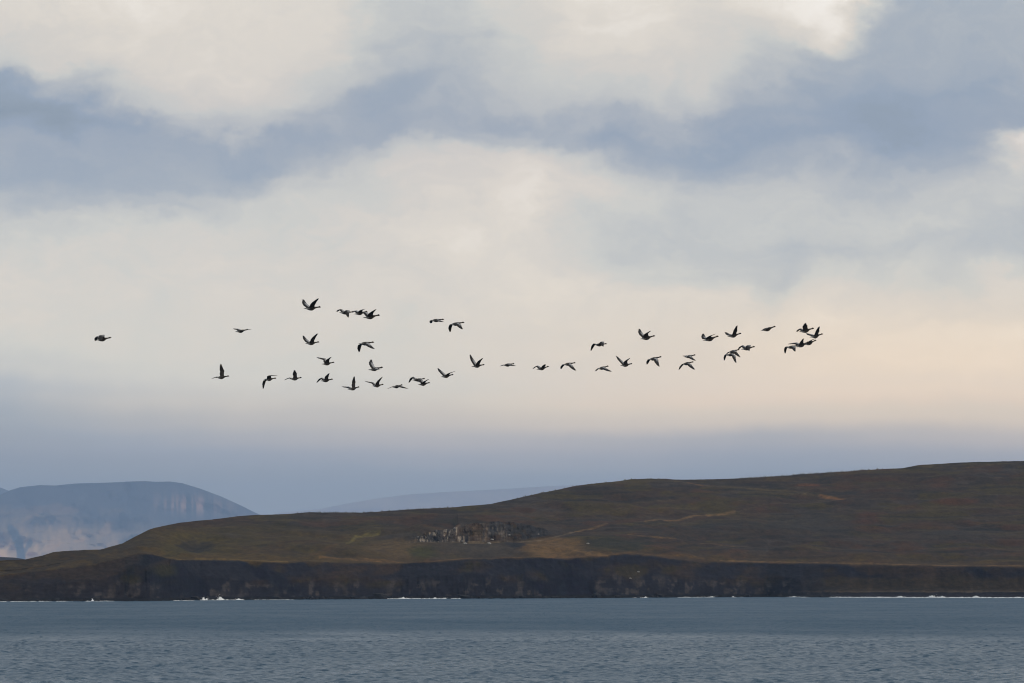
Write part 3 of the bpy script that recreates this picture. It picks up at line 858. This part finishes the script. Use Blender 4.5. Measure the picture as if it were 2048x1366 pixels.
def goose(spec):
    bx, by, tx, ty = spec['body']
    lenpx = math.hypot(bx - tx, by - ty)
    D = BL * math.cos(math.radians(27)) / lenpx * FPX
    D = min(max(D, 226.0), 288.0) * spec.get('k', 1.0)
    s = D / FPX
    hx, hz = (bx - tx) * s, -(by - ty) * s
    hy = math.sqrt(max(BL ** 2 - hx * hx - hz * hz, (0.12 * BL) ** 2))
    h = Vector((hx, hy, hz)).normalized()
    roll = math.radians(spec.get('roll', 0))
    left = Vector((0, 0, 1)).cross(h).normalized()
    up = h.cross(left).normalized()
    left, up = left * math.cos(roll) + up * math.sin(roll), up * math.cos(roll) - left * math.sin(roll)
    org = Vector(ray((bx + tx) / 2, (by + ty) / 2, D))
    L3 = lambda x, y_, z: h * (x - 0.5 * BL) + left * y_ + up * z
    vs, cs, fs = [], [], []
    nr = len(fr)
    for f in fr:
        w = np.interp(f, STA[:, 0], STA[:, 1]); hh = np.interp(f, STA[:, 0], STA[:, 2]); zo = np.interp(f, STA[:, 0], STA[:, 3])
        for k in range(RING):
            th = 2 * math.pi * k / RING
            c_, s_ = math.cos(th), math.sin(th)
            vs.append(L3(f * BL, w * c_, hh * s_ + zo))
            topside = s_ > 0.3
            if f < 0.035: col = (0.07, 0.07, 0.07)
            elif f < 0.10: col = (0.04, 0.038, 0.036) if topside else (0.10, 0.10, 0.10)
            elif f < 0.185: col = (0.30, 0.30, 0.30)
            elif f < 0.29: col = (0.05, 0.05, 0.05) if topside else (0.14, 0.135, 0.13)
            elif f < 0.62: col = (0.060, 0.055, 0.050) if topside else (0.060, 0.053, 0.047)
            elif f < 0.72: col = (0.045, 0.036, 0.030)
            elif f < 0.955: col = (0.026, 0.019, 0.015)
            else: col = (0.06, 0.035, 0.028)
            cs.append(col)
    vid = lambda i, k: i * RING + k % RING
    for i in range(nr - 1):
        for k in range(RING):
            if W0 <= i < W1 and k in (0, 5):
                continue
            fs.append((vid(i, k), vid(i + 1, k), vid(i + 1, k + 1), vid(i, k + 1)))
    fs.append(tuple(vid(0, k) for k in range(RING)))
    fs.append(tuple(vid(nr - 1, k) for k in reversed(range(RING))))
    # wings: near is the bird's right wing (towards the camera), far its left wing
    for side in ('near', 'far'):
        sg = -1.0 if side == 'near' else 1.0
        ku, kl = (5, 6) if side == 'near' else (1, 0)
        upper0 = [vid(i, ku) for i in range(W1, W0 - 1, -1)]       # leading -> trailing
        lower0 = [vid(i, kl) for i in range(W1, W0 - 1, -1)]
        nchord = len(upper0)
        S = (vs[upper0[0]] + vs[lower0[0]]) * 0.5
        Sx, Sz = S.x / s, -S.z / s                                 # image offset from body centre
        cx0, cy0 = (bx + tx) / 2, (by + ty) / 2
        pts = spec[side]
        T2 = pts[-1]
        tvx, tvz = (T2[0] - cx0 - Sx) * s, -(T2[1] - cy0 - Sz) * s
        La, Lh = 0.29, 0.43
        if len(pts) == 2:
            wx, wz = (pts[0][0] - cx0 - Sx) * s, -(pts[0][1] - cy0 - Sz) * s
        else:
            ln = math.hypot(tvx, tvz)
            wx, wz = tvx * 0.42 + h.x * 0.05, tvz * 0.42 + h.z * 0.05 + 0.02 * (1 if ln < 0.5 else 0)
        lp = math.hypot(wx, wz)
        if lp > La:
            wx, wz = wx * La / lp, wz * La / lp; lp = La
        dyw = sg * math.sqrt(max(La * La - lp * lp, 0.0))
        Wp = S + Vector((wx, dyw * 0.97, wz))
        hx2, hz2 = tvx - wx, tvz - wz
        lp = math.hypot(hx2, hz2)
        fold = spec.get(side + '_fold', 1.0)
        dyt = sg * math.sqrt(max(Lh * Lh - lp * lp, 0.0)) * fold
        T = Wp + Vector((hx2, dyt, hz2))
        arm = Wp - S; hand = T - Wp
        secs_ = []
        for a in (0.16, 0.38, 0.62, 0.84, 1.0):
            secs_.append((S + arm * a, a * 0.42))
        for a in (0.18, 0.38, 0.58, 0.76, 0.9):
            secs_.append((Wp + hand * a, 0.42 + 0.58 * a))
        tot = [q_[1] for q_ in secs_]
        pu, pl = upper0, lower0
        for si, (le, tt) in enumerate(secs_):
            sp = (arm.normalized() * (1 - sstep(tt, 0.25, 0.6)) + hand.normalized() * float(sstep(tt, 0.25, 0.6))).normalized()
            bk = -h + up * (-0.05)
            ch = (bk - sp * (bk.dot(sp)) * 0.88).normalized()
            nrm = sp.cross(ch).normalized()
            if side == 'near':
                nrm = -nrm
            if nrm.dot(up) < 0 and abs(nrm.dot(up)) > 0.3 and False:
                nrm = -nrm
            clen = np.interp(tt, [0, .2, .42, .55, .7, .82, .92, 1.0], [.205, .235, .235, .215, .180, .140, .098, .06]) * (0.86 if side == 'far' else 1.0)
            bulge = 0.025 * math.sin(math.pi * min(tt / 0.42, 1.0)) if tt < .42 else 0.0
            le2 = le - ch * (0.02 * math.exp(-((tt - 0.42) / 0.12) ** 2)) + ch * (bulge * 0.5)
            ru, rl = [], []
            for j in range(nchord):
                cpos = (j / (nchord - 1)) ** 0.9
                th_ = clen * (0.055 * (1 - tt) + 0.022) * (math.sqrt(max(cpos, 0)) * (1 - cpos) * 2.2) + 0.0022
                camb = clen * 0.075 * math.sin(math.pi * cpos) - clen * 0.02 * cpos
                scal = 0.006 * (1 if (si % 2 and j == nchord - 1) else 0)
                base = le2 + ch * (clen * cpos - scal) + nrm * camb
                flight = cpos > 0.55 or tt > 0.62
                ru.append(len(vs)); vs.append(base + nrm * th_)
                cs.append((0.026, 0.026, 0.028) if flight else (0.32, 0.325, 0.34) if tt < 0.5 else (0.20, 0.205, 0.215))  # grey coverts, lightened so the upper wing carries a painted highlight
                rl.append(len(vs)); vs.append(base - nrm * th_)
                cs.append((0.020, 0.019, 0.020) if cpos > 0.5 or tt > 0.6 else (0.030, 0.028, 0.028))
            loop0 = pu + pl[::-1]; loop1 = ru + rl[::-1]
            n_ = len(loop0)
            for a in range(n_):
                b2 = (a + 1) % n_
                q4 = (loop0[a], loop1[a], loop1[b2], loop0[b2])
                fs.append(q4 if side == 'far' else q4[::-1])
            pu, pl = ru, rl
        # three spread primaries close the tip
        hn = hand.normalized()
        for (a, b2, lf) in ((0, 2, .075), (2, 5, .06), (5, nchord - 1, .03)):
            base = (vs[pu[a]] + vs[pl[b2]]) * 0.5
            tip = len(vs); vs.append(base + hn * lf + ch * (0.012 * a)); cs.append((0.03, 0.03, 0.03))
            lp_ = pu[a:b2 + 1] + pl[a:b2 + 1][::-1]
            for e_ in range(len(lp_)):
                e2 = (e_ + 1) % len(lp_)
                q3 = (lp_[e_], tip, lp_[e2])
                fs.append(q3 if side == 'far' else q3[::-1])
    me_ = bpy.data.meshes.new('goose')
    me_.from_pydata([tuple(p) for p in vs], [], fs)
    at = me_.color_attributes.new('Col', 'FLOAT_COLOR', 'POINT')
    for i, c_ in enumerate(cs):
        at.data[i].color = (*c_, 1)
    me_.polygons.foreach_set('use_smooth', [True] * len(me_.polygons))
    me_.materials.append(goose_mat)
    me_.update()
    o = link('goose', me_, label=spec['label'], category='goose', group='geese flying in a loose line')
    o.location = org
    return o

G = []
def add(label, body, near, far, **kw):
    G.append(dict(label=label, body=body, near=near, far=far, **kw))

add('lone goose trailing far behind the flock at the left, wings bowed down', (222.3,676,191.5,680.5), [(209,670.5),(205.3,683)], [(197,672.5),(190.5,680.8)])
add('goose gliding level at upper left, spread wings in line with its body', (496.5,659.6,470.5,664), [(497,660),(505,659)], [(478,657.5),(466.5,656)])
add('leftmost goose of the lower line, one wing held straight up', (458.3,752.8,431.5,755.8), [(448,740),(442.8,727.6)], [(434,754),(424.5,756.5)])
add('second goose from the left in the lower line, dark wing hanging straight down', (552,757.2,528.2,759.3), [(542,751.5),(556.8,751.3)], [(531,762),(526.8,777)])
add('third goose from the left in the lower line, blunt near wing raised', (603,755.9,579.7,758.6), [(593.5,747.5),(591,740.5)], [(580,755.5),(569.5,759.5)], near_fold=1.0)
add('fourth goose from the left in the lower line, far wing drooping at the tip', (665.9,759,641.3,762.3), [(657,753),(660.2,747.3)], [(645,755.5),(633.6,765)])
add('goose in the lower line, near wing straight up and far wing level', (718.7,774.5,696,779.4), [(710.5,764),(709.7,752.8)], [(697,773.5),(685,772.3)])
add('goose with wings in a shallow V below the one carrying a hooked wing', (767,769.6,744.6,772.5), [(758.5,764.5),(766,754.5)], [(746,764.5),(730.7,762.2)])
add('low goose gliding with both wings drooped like a flat arch', (805,770.3,784.5,775), [(803.5,772.6),(817,777.4)], [(788.5,772),(775.3,776.8)])
add('upper goose of the tight pair left of centre, far wing folded down', (850.2,758,824,760.6), [(843.5,757.5),(840.5,766)], [(826.5,753.5),(818.4,765)])
add('lower goose of the tight pair left of centre, near wing raised', (860,766,836.5,769.8), [(851,763.8),(859,759)], [(845,760),(839.5,757.5)])
add('goose just right of the tight pair, wings in a wide V', (907,749.8,881.7,754.2), [(900.5,747),(910.8,743.4)], [(886.5,744.5),(876.4,735.7)])
add('topmost left goose with wings in a tall V', (641.6,614.8,608,617.8), [(631,607.5),(639.2,598.2)], [(614,608.5),(607,597.5)])
add('leftmost of the three overlapping geese at the top, near wing down', (707.8,624.6,678.6,625.8), [(699.5,622),(698.3,636.4)], [(683,618),(674.2,622.6)])
add('middle one of the three overlapping geese at the top', (735,623.5,708.2,628.7), [(725.5,620.5),(732.3,619)], [(713.5,621),(704.8,621.6)])
add('rightmost of the three overlapping geese at the top, near wing raised', (759.9,631,726.4,636), [(746,627),(754,620)], [(734,624.5),(729,622)])
add('goose with wings in a tall V, directly below the topmost left one', (638.7,684.7,611,687.7), [(629.5,678.5),(637.2,667.8)], [(614.5,680),(606.8,670.5)])
add('large goose with both wings arched down, below the three overlapping geese', (748.2,685.2,717.2,688), [(741,690),(750.7,699)], [(722.5,690),(719.3,703)])
add('goose with far wing swept back level, below the two tall V geese', (668.5,725.4,643.4,728.7), [(658.5,720),(664.2,715)], [(650.3,716.2),(633.5,714.3)])
add('goose whose near wing tip curls forward past its bill like a hook', (766,735.2,736.5,740.2), [(758,739),(765.3,738.6)], [(745.5,727.5),(743.3,718)])
add('small goose of the upper centre pair, wings low against the body', (888.2,639.5,860.6,641.3), [(880.5,641.8),(889.3,645.2)], [(866,640.5),(863.5,645)])
add('goose of the upper centre pair with both wings hanging down', (928.7,645.4,899.5,649.5), [(921.5,649.5),(926.5,659.8)], [(904,650.5),(901.5,663)])
add('goose near the centre with far wing stretched high in a V', (969.2,730,943,733.4), [(960.5,724.5),(966.6,717)], [(947.5,720.5),(940.8,708.4)])
add('small centre goose gliding level with bowed wings', (1028.8,728,1005,731), [(1023,729.8),(1033,732.7)], [(1009,729.5),(1002.8,731.2)])
add('centre goose with wings bent at the wrists, right of the small gliding one', (1098.2,733.5,1073,739.4), [(1091,731),(1091,729.2)], [(1076,731.2),(1066.8,737)])
add('goose right of centre with wings drooping in an arch, before a wide gap', (1151.3,726.2,1125,729.5), [(1145,731.5),(1152.5,742)], [(1128.5,730),(1123.4,737)])
add('goose right of centre, above the other two near it, wings bent down at the wrists', (1214,688.3,1187.5,690), [(1207.8,684.2),(1206.8,694.4)], [(1189,688.5),(1183,701)])
add('highest goose right of centre, wings in a tall V', (1310.6,672.3,1280.5,678.5), [(1295,668),(1301.7,662.8)], [(1284.5,666.5),(1280.5,656.6)])
add('goose right of centre with wings low, thin wing tip pointing down ahead', (1217.6,732.7,1194,738.5), [(1211,736.5),(1223.6,743.6)], [(1199,736),(1193,741)])
add('goose with wings in a wide V, right of the one with a thin low wing', (1264.9,728,1240.7,731.7), [(1254,722.5),(1260.4,717)], [(1243,720.5),(1233.7,711.3)])
add('goose with near wing hanging far down, below the highest V goose', (1323.5,714.2,1295.2,719.8), [(1315.5,719.5),(1318.7,734)], [(1301,718.5),(1296,727.6)])
add('upper goose of the stacked pair right of centre, near wing swept down', (1391.5,710.4,1368.2,714.8), [(1382.5,714),(1391.6,722.2)], [(1376,711),(1368.5,710.2)])
add('lower goose of the stacked pair right of centre, wings in a wide arch', (1387.6,724.4,1363,729), [(1381.5,729),(1389.9,740)], [(1367,729),(1359.6,738.4)])
add('right-hand goose with near wing laid forward over its neck', (1437.9,673.1,1406,681.6), [(1421,673),(1430.5,669.2)], [(1412.5,675),(1408.6,665.8)])
add('goose with one broad wing raised, second of the two upper right geese', (1483.2,667.4,1454.6,674), [(1473.5,662.5),(1474.2,652)], [(1461.5,668),(1453,663)])
add('rightmost of the three touching geese, neck stretched, near wing down', (1510.5,694,1481.6,698.9), [(1500.7,691),(1498,703)], [(1487.5,690.5),(1478.3,697.9)])
add('upper left goose of the three touching geese, near wing sweeping down', (1479.5,699.6,1455,705.3), [(1472,703),(1480.4,714.8)], [(1461,703),(1456,706.5)])
add('lowest goose of the three touching geese, both wings hanging', (1474,705.5,1452,711.5), [(1470,711),(1472.3,726.6)], [(1454,708.5),(1450.6,719.6)], k=0.97)
add('spindle-shaped goose flying alone between the right clusters, wings edge on', (1551.9,653.6,1522,661.7), [(1535.5,656.2),(1527.5,661.5)], [(1537,655),(1531,657.5)])
add('uppermost goose of the leading cluster at right, blunt wing raised', (1628.8,657.2,1597.7,664.4), [(1613.5,652),(1610.5,647.2)], [(1603,656.8),(1597,662)])
add('rearmost leader with one pointed wing straight up, right of the blunt-winged one', (1646.8,668.5,1618.9,675), [(1637.5,663),(1638.3,653.8)], [(1625,668.5),(1615.5,665.2)])
add('goose in the middle of the overlapping three at far right, blunt wing raised', (1619,684.5,1590.5,694.8), [(1605.5,684.5),(1606.5,677.8)], [(1594,684.8),(1578.4,686.6)])
add('front goose of the overlapping three at far right, wing along its neck', (1633.3,681,1607.5,690.5), [(1622.5,681.5),(1634.2,675.8)], [(1612,686.5),(1606.5,686)], k=0.97)
add('rear goose of the overlapping three at far right, both wings hanging down', (1597,691.3,1571.5,696), [(1590.5,694),(1590,704.3)], [(1575,693.5),(1572.2,705.8)])
for g in G:
    goose(g)

# ------------------------------------------------------------------ haze: thin even air over the whole bay
import bmesh
bm = bmesh.new()
bmesh.ops.create_cube(bm, size=1.0)
me = bpy.data.meshes.new('haze'); bm.to_mesh(me); bm.free()
hz_o = link('haze', me, kind='stuff')
x0, x1, y0, y1, z0, z1 = -19000, 19000, -2400, 100500, -102.5, 1560
hz_o.scale = (x1 - x0, y1 - y0, z1 - z0)
hz_o.location = ((x0 + x1) / 2, (y0 + y1) / 2, (z0 + z1) / 2)
hm = bpy.data.materials.new('haze_air')
hm.use_nodes = True
ht = hm.node_tree
ht.nodes.clear()
pv = N(ht, 'ShaderNodeVolumePrincipled')
pv.inputs['Color'].default_value = (*HAZE_COLOR, 1)
pv.inputs['Density'].default_value = HAZE_DENSITY
pv.inputs['Anisotropy'].default_value = 0.0
ho = N(ht, 'ShaderNodeOutputMaterial')
ht.links.new(pv.outputs[0], ho.inputs['Volume'])
me.materials.append(hm)
